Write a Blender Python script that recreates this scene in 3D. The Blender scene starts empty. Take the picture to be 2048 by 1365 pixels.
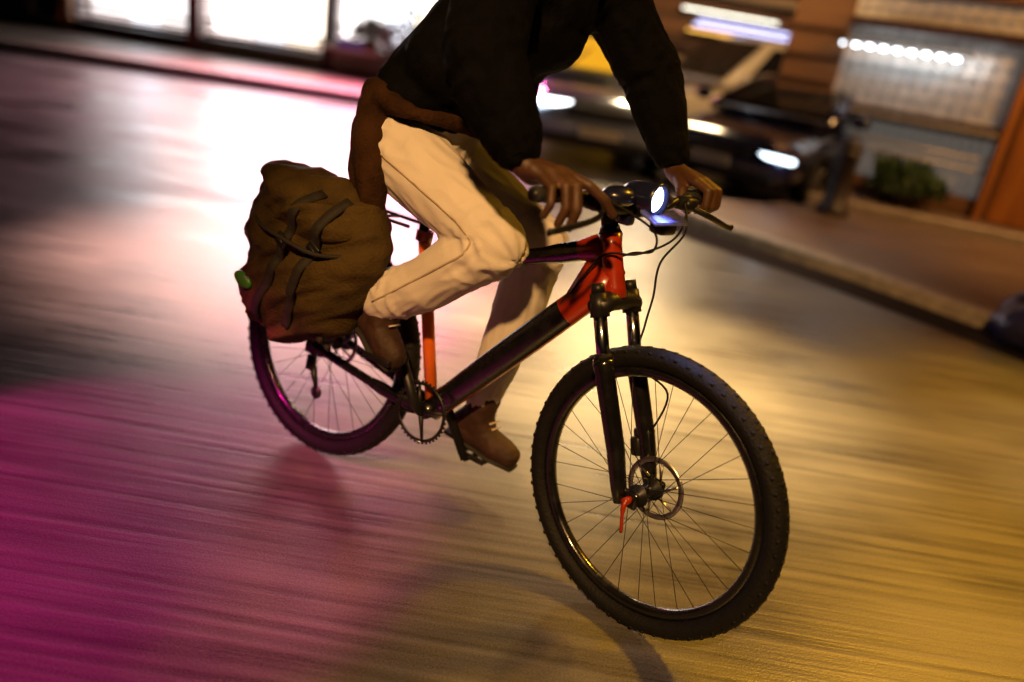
import bpy, bmesh, math, random
from mathutils import Vector, Matrix, noise
from mathutils.bvhtree import BVHTree
random.seed(7)
R = math.radians
scene = bpy.context.scene
col = scene.collection

# ---------------------------------------------------------------- camera, sky, lamps, exposure
cam_d = bpy.data.cameras.new('camera'); cam = bpy.data.objects.new('camera', cam_d); col.objects.link(cam)
cam_d.sensor_width = 36; cam_d.lens = 28; cam_d.clip_start = 0.05; cam_d.clip_end = 500
PITCH, ROLL, CAM_H = R(21.33), R(9.5), 1.351
fw = Vector((0, math.cos(PITCH), -math.sin(PITCH))); rt = Vector((1, 0, 0)); up = rt.cross(fw)
r2 = math.cos(ROLL)*rt + math.sin(ROLL)*up; u2 = -math.sin(ROLL)*rt + math.cos(ROLL)*up
cm = Matrix((r2, u2, -fw)).transposed().to_4x4(); cm.translation = (0, 0, CAM_H)
cam.matrix_world = cm
cam_d.dof.use_dof = True; cam_d.dof.focus_distance = 1.95; cam_d.dof.aperture_fstop = 0.85
scene.camera = cam

world = bpy.data.worlds.new('World'); scene.world = world; world.use_nodes = True
wn = world.node_tree.nodes; wl = world.node_tree.links
bg = wn['Background']
sky = wn.new('ShaderNodeTexSky'); sky.sky_type = 'NISHITA'; sky.sun_disc = False
sky.sun_elevation = R(-4); sky.sun_rotation = R(200)
wl.new(sky.outputs[0], bg.inputs[0]); bg.inputs[1].default_value = 0.05

vs = scene.view_settings
vs.view_transform = 'Standard'; vs.look = 'None'; vs.exposure = 0; vs.gamma = 1; vs.use_curve_mapping = False
scene.cycles.use_denoising = True
scene.cycles.sample_clamp_indirect = 6

def lamp(name, kind, loc, target, energy, color, size=0.2, spot=None, blend=0.3):
    l = bpy.data.lights.new(name, kind); o = bpy.data.objects.new(name, l); col.objects.link(o)
    o.location = loc; l.energy = energy; l.color = color
    if kind == 'AREA': l.shape = 'RECTANGLE'; l.size = size if not isinstance(size, tuple) else size[0]; l.size_y = size if not isinstance(size, tuple) else size[1]
    else: l.shadow_soft_size = size
    if kind == 'SPOT': l.spot_size = R(spot); l.spot_blend = blend
    o.rotation_euler = (Vector(target)-Vector(loc)).to_track_quat('-Z', 'Y').to_euler()
    return o
SODIUM = (1.0, 0.47, 0.018)
lamp('street_lamp_light', 'SPOT', (3.6, 4.6, 5.2), (2.4, 2.2, 0), 2500, SODIUM, 0.35, 54, 0.8)
lamp('street_lamp_front_light', 'SPOT', (-0.8, -3.2, 5.2), (1.12, 2.38, 0), 2300, (1.0, 0.52, 0.17), 0.15, 28, 0.12)
lamp('cream_pool_light', 'SPOT', (0.5, 4.5, 5.2), (0.50, 3.45, 0), 10500, (1.0, 0.66, 0.26), 0.3, 30, 1.0)  # added overhead spot for the cream pool behind the front wheel
lamp('left_fill_light', 'SPOT', (-2.6, 4.6, 4.6), (-1.2, 4.1, 0), 9000, (1.0, 0.50, 0.42), 0.2, 36, 1.0)  # added spot that tints the left of the road salmon
lamp('magenta_pool_light', 'SPOT', (-2.4, -0.2, 3.4), (-1.08, 1.60, 0), 1300, (1.0, 0.006, 0.36), 0.08, 23.5, 0.22)  # added magenta spot, its cone shaped to the patch at lower left
lamp('pink_sign_light', 'AREA', (-2.9, 13.7, 3.35), (-2.6, 11.4, 0), 430, (1.0, 0.16, 0.42), (3.8, 0.5)).data.spread = R(84)
lamp('shop_glow_light', 'AREA', (-4.0, 13.6, 2.6), (-3.4, 10.6, 0), 135, (1.0, 0.72, 0.64), (4.6, 0.9)).data.spread = R(86)
lamp('square_lamp_light', 'SPOT', (0.7, 5.4, 5.5), (0.65, 6.2, 0), 800, (1.0, 0.80, 0.54), 0.3, 48, 1.0)
lamp('wall_fill_light', 'SPOT', (5.4, 6.2, 4.6), (4.6, 8.9, 0.8), 900, (1.0, 0.50, 0.16), 0.2, 100, 0.9)  # added spot to brighten the lattice building and terrace
lamp('far_glare_light', 'SPOT', (1.55, 12.4, 3.6), (0.75, 6.6, 0), 1000, (1.0, 0.70, 0.36), 0.4, 34, 1.0)  # added spot, placed so its reflection gives the cream road glare
lamp('facade_fill_light', 'SPOT', (2.1, 8.6, 5.0), (3.6, 14.0, 1.2), 1500, (1.0, 0.60, 0.26), 0.2, 80, 0.9)  # added spot to brighten the van and brown building from the street
lamp('pale_patch_light', 'SPOT', (3.4, 4.4, 3.4), (2.5, 3.15, 0), 260, (1.0, 0.72, 0.36), 0.1, 24, 0.8)  # added narrow spot that makes the pale patch near the kerb

# ---------------------------------------------------------------- materials
def mat(name, color, rough=0.5, metal=0.0, nscale=0, namp=0.25, bump=0.0, bscale=60, stretch=(1, 1, 1), emit=None, estr=0, spec=0.5, coat=0, sheen=0, trans=0, rvar=0.0):
    m = bpy.data.materials.new(name); m.use_nodes = True
    n = m.node_tree.nodes; l = m.node_tree.links; b = n['Principled BSDF']
    c = (*color, 1)
    b.inputs['Base Color'].default_value = c; b.inputs['Roughness'].default_value = rough
    b.inputs['Metallic'].default_value = metal; b.inputs['Specular IOR Level'].default_value = spec
    b.inputs['Coat Weight'].default_value = coat; b.inputs['Sheen Weight'].default_value = sheen
    b.inputs['Transmission Weight'].default_value = trans
    if emit: b.inputs['Emission Color'].default_value = (*emit, 1); b.inputs['Emission Strength'].default_value = estr
    tc = n.new('ShaderNodeTexCoord'); mp = n.new('ShaderNodeMapping'); mp.inputs['Scale'].default_value = stretch
    l.new(tc.outputs['Object'], mp.inputs['Vector'])
    if nscale:
        nt = n.new('ShaderNodeTexNoise'); nt.inputs['Scale'].default_value = nscale; nt.inputs['Detail'].default_value = 6
        l.new(mp.outputs[0], nt.inputs['Vector'])
        rp = n.new('ShaderNodeValToRGB'); e = rp.color_ramp.elements
        e[0].position = 0.3; e[1].position = 0.7
        e[0].color = (*[max(0, x*(1-namp)) for x in color], 1); e[1].color = (*[min(1, x*(1+namp)) for x in color], 1)
        l.new(nt.outputs['Fac'], rp.inputs[0]); l.new(rp.outputs[0], b.inputs['Base Color'])
        if rvar:
            mr = n.new('ShaderNodeMapRange'); mr.inputs[1].default_value = .3; mr.inputs[2].default_value = .7
            mr.inputs[3].default_value = max(0.02, rough-rvar); mr.inputs[4].default_value = min(1, rough+rvar)
            l.new(nt.outputs['Fac'], mr.inputs[0]); l.new(mr.outputs[0], b.inputs['Roughness'])
    if bump:
        bt = n.new('ShaderNodeTexNoise'); bt.inputs['Scale'].default_value = bscale; bt.inputs['Detail'].default_value = 5
        l.new(mp.outputs[0], bt.inputs['Vector'])
        bp = n.new('ShaderNodeBump'); bp.inputs['Strength'].default_value = bump; bp.inputs['Distance'].default_value = 0.01
        l.new(bt.outputs['Fac'], bp.inputs['Height']); l.new(bp.outputs[0], b.inputs['Normal'])
    return m

def road_material():
    m = bpy.data.materials.new('wet_asphalt'); m.use_nodes = True
    n = m.node_tree.nodes; l = m.node_tree.links; b = n['Principled BSDF']
    tc = n.new('ShaderNodeTexCoord')
    def ntex(scale, stretch, detail=6, rot=0):
        mp = n.new('ShaderNodeMapping'); mp.inputs['Scale'].default_value = stretch; mp.inputs['Rotation'].default_value = (0, 0, rot)
        l.new(tc.outputs['Object'], mp.inputs['Vector'])
        t = n.new('ShaderNodeTexNoise'); t.inputs['Scale'].default_value = scale; t.inputs['Detail'].default_value = detail
        l.new(mp.outputs[0], t.inputs['Vector']); return t
    streak = ntex(34, (0.03, 1.0, 1), 10)          # long streaks along the street, put in for the look of panning smear
    blot = ntex(1.7, (0.6, 1, 1), 6)
    grain = ntex(190, (1, 1, 1), 4)
    mix = n.new('ShaderNodeMix'); mix.data_type = 'FLOAT'; mix.inputs[0].default_value = 0.55
    l.new(streak.outputs['Fac'], mix.inputs[2]); l.new(blot.outputs['Fac'], mix.inputs[3])
    mg = n.new('ShaderNodeMix'); mg.data_type = 'FLOAT'; mg.inputs[0].default_value = 0.32
    l.new(mix.outputs[0], mg.inputs[2]); l.new(grain.outputs['Fac'], mg.inputs[3])
    rp = n.new('ShaderNodeValToRGB'); e = rp.color_ramp.elements
    e[0].position = 0.38; e[0].color = (0.030, 0.028, 0.026, 1); e[1].position = 0.62; e[1].color = (0.13, 0.122, 0.11, 1)
    l.new(mg.outputs[0], rp.inputs[0]); l.new(rp.outputs[0], b.inputs['Base Color'])
    mr = n.new('ShaderNodeMapRange'); mr.inputs[1].default_value = .35; mr.inputs[2].default_value = .65
    mr.inputs[3].default_value = 0.22; mr.inputs[4].default_value = 0.50
    l.new(mix.outputs[0], mr.inputs[0]); l.new(mr.outputs[0], b.inputs['Roughness'])
    ad = n.new('ShaderNodeMath'); ad.operation = 'MULTIPLY_ADD'; ad.inputs[1].default_value = 0.35
    l.new(grain.outputs['Fac'], ad.inputs[0]); l.new(streak.outputs['Fac'], ad.inputs[2])
    bp = n.new('ShaderNodeBump'); bp.inputs['Strength'].default_value = 0.25; bp.inputs['Distance'].default_value = 0.008
    l.new(ad.outputs[0], bp.inputs['Height']); l.new(bp.outputs[0], b.inputs['Normal'])
    return m

M = dict(
    road=road_material(),
    paving=mat('paving_stone', (0.15, 0.10, 0.07), 0.5, nscale=6, namp=0.35, bump=0.3, bscale=40, stretch=(0.25, 1, 1), rvar=0.12),
    kerb=mat('kerb_stone', (0.30, 0.25, 0.2), 0.55, nscale=14, bump=0.3),
    kerb_dark=mat('gutter_stone_kerb_shade', (0.018, 0.014, 0.013), 0.95, nscale=14, bump=0.3, spec=0.05),  # dark gutter stone, also standing for the kerb's shaded face
    rubber=mat('tyre_rubber', (0.0045, 0.0045, 0.005), 0.65, nscale=40, bump=0.3, bscale=150, spec=0.25),
    black=mat('black_paint', (0.006, 0.006, 0.007), 0.25, coat=0.6, nscale=30, rvar=0.08),
    matte=mat('black_anodised_metal', (0.012, 0.012, 0.013), 0.42, metal=0.3, nscale=50),
    seam=mat('trouser_seam_thread', (0.42, 0.34, 0.25), 0.85, nscale=30),
    red=mat('orange_red_paint', (0.30, 0.022, 0.004), 0.28, coat=0.5, nscale=20, namp=0.12),
    orange=mat('orange_paint', (0.75, 0.14, 0.01), 0.3, coat=0.5, nscale=20, namp=0.12),
    chrome=mat('stanchion_chrome', (0.62, 0.64, 0.7), 0.16, metal=1.0, nscale=20, namp=0.1),
    steel=mat('brushed_steel', (0.45, 0.45, 0.46), 0.35, metal=1.0, nscale=60),
    grip=mat('grip_rubber', (0.012, 0.012, 0.012), 0.75, nscale=80, bump=0.4, bscale=220),
    skin=mat('brown_skin', (0.062, 0.025, 0.010), 0.55, nscale=30, namp=0.22, bump=0.12, bscale=160),
    jacket=mat('black_jacket_cloth', (0.0018, 0.0017, 0.0020), 0.9, nscale=30, namp=0.4, bump=0.35, bscale=90, spec=0.08),
    trousers=mat('off_white_trouser_cloth', (0.66, 0.61, 0.56), 0.85, nscale=9, namp=0.05, bump=0.15, bscale=260, spec=0.2),
    brown=mat('brown_wool', (0.032, 0.013, 0.004), 0.9, nscale=18, namp=0.4, bump=0.6, bscale=120, spec=0.15),
    boot=mat('brown_leather', (0.032, 0.011, 0.004), 0.7, nscale=24, namp=0.35, bump=0.3, bscale=70),
    sole=mat('boot_sole', (0.012, 0.01, 0.009), 0.75, nscale=30),
    hair=mat('black_hair', (0.008, 0.006, 0.005), 0.6, bump=0.6, bscale=120, nscale=30),
    bag=mat('olive_bag_canvas', (0.048, 0.030, 0.007), 0.8, nscale=10, namp=0.5, bump=0.5, bscale=140, spec=0.2),
    bagdark=mat('dark_webbing', (0.012, 0.009, 0.006), 0.8, nscale=50, bump=0.3),
    reflect=mat('green_reflective_patch', (0.03, 0.26, 0.005), 0.4, nscale=30),
    tape=mat('pale_tape', (0.5, 0.42, 0.40), 0.5, nscale=30),
    lens=mat('headlight_lens', (0.8, 0.9, 1.0), 0.2, emit=(0.72, 0.86, 1.0), estr=40),
    panel=mat('blue_ribbed_panel', (0.10, 0.13, 0.62), 0.3, nscale=40, namp=0.2),
    lampbody=mat('dark_blue_lamp_body', (0.008, 0.010, 0.035), 0.3, coat=0.4, nscale=40),
    timber_d=mat('dark_brown_timber', (0.045, 0.018, 0.010), 0.5, nscale=8, namp=0.5, bump=0.3, bscale=30, stretch=(0.2, 1, 1)),
    timber_o=mat('orange_brown_timber', (0.34, 0.12, 0.02), 0.45, nscale=8, namp=0.3, bump=0.2, stretch=(1, 1, 0.15)),
    timber_r=mat('red_brown_timber', (0.18, 0.035, 0.025), 0.45, nscale=8, namp=0.3, bump=0.2, stretch=(1, 1, 0.15)),
    brownwall=mat('brown_render', (0.16, 0.075, 0.03), 0.7, nscale=5, namp=0.35, bump=0.3, bscale=25, stretch=(0.12, 1, 1.6)),
    beigewall=mat('beige_stone', (0.33, 0.25, 0.17), 0.7, nscale=4, namp=0.25, bump=0.3, bscale=20, stretch=(0.2, 1, 1.5)),
    glow=mat('lit_shop_back_wall', (0.9, 0.9, 0.9), 0.6, emit=(1.0, 0.94, 0.92), estr=5, nscale=1.2, namp=0.1),
    glow_dim=mat('lit_shop_pale_wall', (0.9, 0.88, 0.85), 0.6, emit=(1.0, 0.93, 0.92), estr=1.9, nscale=1.5, namp=0.1),
    glow_warm=mat('lit_shop_cream_wall', (0.9, 0.85, 0.75), 0.6, emit=(1.0, 0.86, 0.68), estr=3.6, nscale=1.5, namp=0.1),
    glow_cool=mat('lit_cool_shelf_light', (0.9, 0.9, 0.9), 0.6, emit=(0.84, 0.90, 1.0), estr=4.6),
    tube_w=mat('white_light_trail', (0.9, 0.9, 0.9), 0.4, emit=(1.0, 1.0, 0.82), estr=5),  # this and the next two glow as light trails
    tube_b=mat('blue_light_trail', (0.7, 0.7, 0.9), 0.4, emit=(0.55, 0.58, 1.0), estr=3.2),
    tube_y=mat('amber_light_trail', (0.9, 0.6, 0.2), 0.4, emit=(1.0, 0.52, 0.08), estr=2.6),
    flicker_dot=mat('cold_white_flicker_dot', (0.9, 0.9, 1), 0.4, emit=(0.80, 0.90, 1.0), estr=9),
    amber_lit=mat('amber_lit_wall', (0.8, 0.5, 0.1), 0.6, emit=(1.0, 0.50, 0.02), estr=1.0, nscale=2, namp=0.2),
    lattice=mat('pale_lattice_metal', (0.62, 0.58, 0.53), 0.45, metal=0.2, nscale=12),
    paneback=mat('dim_lit_pane', (0.30, 0.28, 0.25), 0.35, nscale=3, namp=0.3, emit=(0.55, 0.50, 0.44), estr=0.18),
    green_panel=mat('green_grey_panel', (0.22, 0.24, 0.13), 0.5, nscale=5, namp=0.3, stretch=(0.2, 1, 1)),
    ledge=mat('pale_green_ledge', (0.55, 0.60, 0.42), 0.4, nscale=10, namp=0.1),
    leaf=mat('dark_leaf', (0.035, 0.085, 0.022), 0.5, nscale=20, namp=0.5),
    leaf_l=mat('pale_leaf', (0.10, 0.14, 0.045), 0.5, nscale=20, namp=0.4),
    pot=mat('terracotta_pot', (0.10, 0.05, 0.025), 0.6, nscale=12, bump=0.2),
    silver=mat('silver_blue_car_paint', (0.42, 0.50, 0.62), 0.18, metal=0.6, coat=1.0, nscale=3, namp=0.05),
    navy=mat('navy_car_paint', (0.012, 0.014, 0.045), 0.15, metal=0.3, coat=1.0, nscale=3, namp=0.05),
    beigecar=mat('beige_van_paint', (0.42, 0.36, 0.28), 0.3, coat=0.8, nscale=3, namp=0.05),
    glass=mat('tinted_car_glass', (0.012, 0.012, 0.014), 0.06, spec=0.6, nscale=3),
    screen=mat('amber_glow_windscreen', (0.30, 0.16, 0.02), 0.08, emit=(1.0, 0.48, 0.02), estr=0.85, nscale=2.0, namp=0.4),  # amber light on the glass put in as emission
    plastic=mat('dark_car_plastic', (0.02, 0.018, 0.018), 0.5, nscale=30),
    car_light=mat('car_headlight_lens', (0.9, 0.9, 1), 0.2, emit=(0.92, 0.96, 1.0), estr=7),
    car_light_b=mat('blue_white_car_light', (0.8, 0.85, 1), 0.2, emit=(0.70, 0.86, 1.0), estr=6),
    tail=mat('red_tail_light', (0.4, 0.02, 0.02), 0.3, emit=(1.0, 0.06, 0.04), estr=0.6),
    plate=mat('plain_plate', (0.6, 0.58, 0.5), 0.5, nscale=20, namp=0.1),
    navybag=mat('navy_plastic_sack', (0.010, 0.010, 0.05), 0.35, nscale=12, bump=0.5, bscale=20),
    paint=mat('worn_road_paint', (0.36, 0.32, 0.26), 0.55, nscale=14, namp=0.35, bump=0.2, stretch=(0.2, 1, 1)),
    bin=mat('dark_bollard_iron', (0.025, 0.016, 0.014), 0.5, nscale=12, bump=0.3),
    eye=mat('eye_white', (0.6, 0.58, 0.55), 0.3, nscale=10),
)

# ---------------------------------------------------------------- builders
def link(name, bm, m, parent=None, smooth=True):
    me = bpy.data.meshes.new(name); bm.normal_update(); bm.to_mesh(me); bm.free()
    if smooth:
        me.shade_smooth()
    for x in (m if isinstance(m, (list, tuple)) else [m]): me.materials.append(x)
    o = bpy.data.objects.new(name, me); col.objects.link(o)
    if parent: o.parent = parent
    return o
def empty(name, loc=(0, 0, 0), rz=0):
    o = bpy.data.objects.new(name, None); col.objects.link(o); o.location = loc; o.rotation_euler = (0, 0, rz)
    o.empty_display_size = 0.2
    return o
def tag(o, label, cat, group=None):
    o['label'] = label; o['category'] = cat
    if group: o['group'] = group
    return o
def structure(o): o['kind'] = 'structure'; return o
def V(*a): return Vector(a[0]) if len(a) == 1 else Vector(a)

def box(bm, c, s, rot=None, bevel=0.0, mi=0):
    m = Matrix.Translation(V(c)) @ (rot.to_4x4() if rot else Matrix.Identity(4)) @ Matrix.Diagonal((*s, 1))
    r = bmesh.ops.create_cube(bm, size=1, matrix=m)
    fs = list({f for v in r['verts'] for f in v.link_faces})
    for f in fs: f.material_index = mi
    if bevel:
        es = list({e for v in r['verts'] for e in v.link_edges})
        rb = bmesh.ops.bevel(bm, geom=es, offset=bevel, segments=2, affect='EDGES', profile=0.5)
        for f in rb['faces']: f.material_index = mi
    return r
def frames(pts):
    out = []; t0 = (pts[1]-pts[0]).normalized()
    a = V(0, 0, 1) if abs(t0.z) < 0.9 else V(0, 1, 0)
    n = (a - t0*a.dot(t0)).normalized()
    for i in range(len(pts)):
        t = ((pts[min(i+1, len(pts)-1)]-pts[max(i-1, 0)])).normalized()
        n = (n - t*n.dot(t)).normalized()
        out.append((t, n, t.cross(n)))
    return out
def tube(bm, pts, rad, seg=12, cap=True, mi=0, closed=False, mfun=None, squash=None):
    pts = [V(p) for p in pts]
    rad = rad if isinstance(rad, (list, tuple)) else [rad]*len(pts)
    rings = []
    for p, (t, n, b), r in zip(pts, frames(pts), rad):
        ra, rb = r if isinstance(r, tuple) else (r, r)
        rings.append([bm.verts.new(p + n*math.cos(2*math.pi*k/seg)*ra + b*math.sin(2*math.pi*k/seg)*rb) for k in range(seg)])
    for i in range(len(rings)-1):
        for k in range(seg):
            f = bm.faces.new((rings[i][k], rings[i][(k+1) % seg], rings[i+1][(k+1) % seg], rings[i+1][k]))
            f.material_index = mfun(i, k, seg) if mfun else mi
    if cap:
        f = bm.faces.new(rings[0][::-1]); f.material_index = mi
        f = bm.faces.new(rings[-1]); f.material_index = mi
def spline(pts, n=8):
    pts = [V(p) for p in pts]; out = []
    for i in range(len(pts)-1):
        p0 = pts[max(i-1, 0)]; p1 = pts[i]; p2 = pts[i+1]; p3 = pts[min(i+2, len(pts)-1)]
        for k in range(n):
            t = k/n
            out.append(0.5*((2*p1)+(-p0+p2)*t+(2*p0-5*p1+4*p2-p3)*t*t+(-p0+3*p1-3*p2+p3)*t**3))
    out.append(pts[-1]); return out
def lathe(bm, prof, c=(0, 0, 0), axis='Y', seg=48, closed=True, mi=0):
    c = V(c); rings = []
    for k in range(seg):
        a = 2*math.pi*k/seg; ca, sa = math.cos(a), math.sin(a)
        rr = []
        for (h, r) in prof:
            if axis == 'Y': p = V(r*ca, h, r*sa)
            elif axis == 'Z': p = V(r*ca, r*sa, h)
            else: p = V(h, r*ca, r*sa)
            rr.append(bm.verts.new(c+p))
        rings.append(rr)
    n = len(prof)
    for k in range(seg):
        a, b = rings[k], rings[(k+1) % seg]
        for i in range(n if closed else n-1):
            j = (i+1) % n
            f = bm.faces.new((a[i], a[j], b[j], b[i])); f.material_index = mi
def ribbon(bm, pts, hw, th):
    prev = None
    for i, p in enumerate(pts):
        t = (pts[min(i+1, len(pts)-1)]-pts[max(i-1, 0)]).normalized(); w_ = t.cross(V(0, 1, 0)).normalized(); n_ = w_.cross(t).normalized(); n_ = n_ if n_.y < 0 else -n_
        ring = [bm.verts.new(p+w_*a+n_*b) for a, b in ((-hw, -th), (hw, -th), (hw, th), (-hw, th))]
        if prev:
            for k in range(4): bm.faces.new((prev[k], prev[(k+1) % 4], ring[(k+1) % 4], ring[k]))
        else: bm.faces.new(ring)
        prev = ring
    bm.faces.new(prev[::-1]); bmesh.ops.recalc_face_normals(bm, faces=bm.faces[:])
def sphere(bm, c, rad, rot=None, u=16, v=10):
    s = rad if isinstance(rad, (tuple, list)) else (rad,)*3
    m = Matrix.Translation(V(c)) @ (rot.to_4x4() if rot else Matrix.Identity(4)) @ Matrix.Diagonal((*s, 1))
    bmesh.ops.create_uvsphere(bm, u_segments=u, v_segments=v, radius=1, matrix=m)
def chain(bm, items, seg=14):
    """tapered capsules through (point, radius) pairs; merged later by a voxel remesh"""
    for (p, r) in items: sphere(bm, p, r, u=seg, v=10)
    for (p, r), (q, s) in zip(items, items[1:]):
        p, q = V(p), V(q)
        if (q-p).length > 1e-4: tube(bm, [p, q], [r, s], seg=seg)
def merged(name, bm, voxel, m, parent=None, smooth_it=4, disp=None):
    """one continuous skin from overlapping volumes"""
    bmesh.ops.recalc_face_normals(bm, faces=bm.faces[:])
    o = link(name, bm, m, None)
    md = o.modifiers.new('r', 'REMESH'); md.mode = 'VOXEL'; md.voxel_size = voxel; md.use_smooth_shade = True
    if smooth_it:
        ms = o.modifiers.new('s', 'SMOOTH'); ms.iterations = smooth_it; ms.factor = 0.5
    dg = bpy.context.evaluated_depsgraph_get(); dg.update()
    me = bpy.data.meshes.new_from_object(o.evaluated_get(dg))
    old = o.data; o.modifiers.clear(); o.data = me; bpy.data.meshes.remove(old); me.name = name
    if not me.materials: me.materials.append(m)
    if disp:
        nv = len(me.vertices); co = [0.0]*(3*nv); no = [0.0]*(3*nv)
        me.vertices.foreach_get('co', co); me.vertex_normals.foreach_get('vector', no)
        for i in range(0, 3*nv, 3):
            d = disp(V(co[i], co[i+1], co[i+2]))
            for k in (i, i+1, i+2): co[k] += no[k]*d
        me.vertices.foreach_set('co', co); me.update()
    me.shade_smooth()
    if parent: o.parent = parent
    return o

# ---------------------------------------------------------------- the setting
def sheet(name, poly, z, m, thick=0.0):
    bm = bmesh.new(); vs_ = [bm.verts.new((x, y, z)) for x, y in poly]; f = bm.faces.new(vs_)
    if f.normal.z < 0: f.normal_flip()
    if thick:
        r = bmesh.ops.extrude_face_region(bm, geom=[f])
        for v in [g for g in r['geom'] if isinstance(g, bmesh.types.BMVert)]: v.co.z -= thick
        bmesh.ops.recalc_face_normals(bm, faces=bm.faces[:])
    return structure(link(name, bm, m, smooth=False))
sheet('road', [(-120, -60), (120, -60), (120, 120), (-120, 120)], 0, M['road'])
def strip(name, pts, w, z0, z1, m):
    """a kerb of width w to the left of a polyline"""
    bm = bmesh.new(); P = [V(x, y, 0) for x, y in pts]; secs = []
    for i, p in enumerate(P):
        t = (P[min(i+1, len(P)-1)]-P[max(i-1, 0)]).normalized(); nn = V(-t.y, t.x, 0)
        q = p+nn*w
        secs.append([bm.verts.new((a.x, a.y, z)) for a, z in ((p, z0), (p, z1-0.02), (p+nn*0.02, z1), (q, z1), (q, z0))])
    for a, b in zip(secs, secs[1:]):
        for k in range(4): bm.faces.new((a[k], b[k], b[k+1], a[k+1]))
    bm.faces.new(secs[0]); bm.faces.new(secs[-1][::-1])
    bmesh.ops.recalc_face_normals(bm, faces=bm.faces[:])
    return structure(link(name, bm, m, smooth=False))
# far pavement before the lit shops
FK = [(-40, 5.9), (-20, 9.05), (-7.4, 11.02), (-2.4, 11.85), (2.0, 12.6), (8, 13.6), (30, 17.3)]
strip('kerb', FK, 0.16, -0.05, 0.12, M['kerb'])
sheet('pavement', [(x-0.02, y+0.155) for x, y in FK] + [(30, 40), (-40, 40)], 0.116, M['paving'], 0.16)
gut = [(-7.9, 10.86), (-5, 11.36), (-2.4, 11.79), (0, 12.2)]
sheet('gutter_kerb_shade', [(x, y-0.42) for x, y in gut] + [(x, y) for x, y in reversed(gut)], 0.004, M['kerb_dark'])  # dark strip standing for the shaded face of the kerb
# near pavement on the right, its kerb running past the wheel
NK = [(9, -1.6), (5.2, 2.5), (4.0, 3.93), (3.19, 4.88), (2.41, 5.82), (1.62, 6.55), (1.28, 6.98), (1.22, 7.45), (1.55, 7.85), (2.2, 8.05)]
strip('kerb', list(reversed(NK)), 0.15, -0.05, 0.10, M['kerb'])
P2 = [V(x, y, 0) for x, y in reversed(NK)]
sheet('pavement', [(x+0.09, y+0.1) for x, y in reversed(NK)] + [(20, -1.6), (20, 12)] + [(2.6, 8.5)], 0.094, M['paving'], 0.14)
sheet('gutter_kerb_shade', [(x-0.42*0.75, y-0.42*0.66) for x, y in NK[1:7]] + [(x-0.015, y-0.012) for x, y in reversed(NK[1:7])], 0.004, M['kerb_dark'])
# raised terrace before the lattice window, its pale edge
TE = [(2.3, 8.85), (5.3, 8.1), (9, 7.1)]
strip('kerb', TE, 0.12, 0.05, 0.19, M['kerb'])
sheet('terrace', [(x+0.02, y+0.11) for x, y in TE] + [(12, 9), (9, 14), (2.4, 10.9)], 0.186, M['paving'], 0.12)

# ---------------------------------------------------------------- helpers on facades
def facade_frame(A, e, name):
    e = V(e[0], e[1], 0).normalized(); n = V(e.y, -e.x, 0)          # n points to the street
    o = empty(name, (A[0], A[1], 0), math.atan2(e.y, e.x)); return o
# in facade space: x along the wall, -y to the street, z up
def fbox(name, parent, x0, x1, y0, y1, z0, z1, m, bevel=0.0):
    bm = bmesh.new(); box(bm, ((x0+x1)/2, (y0+y1)/2, (z0+z1)/2), (x1-x0, y1-y0, z1-z0), bevel=bevel)
    return link(name, bm, m, parent, smooth=False)

# lit shop across the street
shop = facade_frame((-6, 14.2), (.994, .11), 'shop_building')
tag(shop, 'lit shop front with dark timber base and blazing white display windows behind the left pavement', 'shop')
fbox('wall', shop, -14, 4.6, 0.0, 0.25, 0, 0.27, M['timber_d'])
fbox('wall', shop, -14, -2.9, 0.02, 0.3, 0.27, 5.5, M['timber_d'])
fbox('wall', shop, -2.9, 4.6, 0.0, 0.3, 3.0, 5.5, M['brownwall'])
fbox('wall', shop, 4.2, 4.6, 0.02, 0.3, 0.27, 3.0, M['timber_d'])
fbox('base_moulding', shop, -2.3, 0.3, -0.05, 0.0, 0.10, 0.20, M['timber_r'], 0.01)
fbox('base_moulding', shop, -14, -2.3, -0.04, 0.0, 0.2, 0.25, M['timber_d'], 0.01)
for x, k in ((-2.3, 'timber_o'), (-0.2, 'timber_r'), (2.05, 'timber_d')):
    fbox('post', shop, x-0.09 if k != 'timber_r' else x-.11, x+0.09, -0.06, 0.1, 0.2, 3.0, M[k], 0.01)
def shop_window(x0, x1, z0, z1, kinds=('glow', 'glow_cool', 'glow_warm')):
    w = empty('window'); w.parent = shop
    fbox('sill', w, x0, x1, -0.09, 0.12, z0-0.05, z0, M['timber_d'], 0.008)
    fbox('frame', w, x0, x1, 0.02, 0.08, z0+0.16, z0+0.19, M['timber_d'])
    xs = [x0, x0+(x1-x0)*.36, x0+(x1-x0)*.62, x1]
    for (a, b), k in zip(zip(xs, xs[1:]), kinds):
        fbox('light_panel', w, a+.02, b-.02, 0.75, 0.8, z0+.10, z1, M[k])
    fbox('back_wall', w, x0, x1, 0.81, 0.85, z0-0.02, z1, M['tape'])
    fbox('display_rail', w, x0, x1, 0.28, 0.31, z0+.24, z0+.30, M['timber_d'])
    fbox('shelf', w, x0, x1, 0.35, 0.75, z0+0.0, z0+0.06, M['tape'])
    fbox('side_wall', w, x0-0.02, x0+0.0, 0.25, 0.75, z0, z1, M['tape']); fbox('ceiling', w, x0, x1, 0.3, 0.75, z1, z1+.03, M['tape'])
shop_window(-2.2, -0.32, 0.32, 3.0, ('glow_dim', 'glow_cool', 'glow_dim')); shop_window(-0.1, 1.95, 0.36, 3.0); shop_window(2.15, 4.18, 0.62, 3.0)
fbox('lower_panel', shop, -0.1, 4.2, -0.03, 0.0, 0.20, 0.36, M['green_panel'])
fbox('lower_panel', shop, 2.15, 4.2, -0.03, 0.1, 0.365, 0.57, M['green_panel'])
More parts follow.
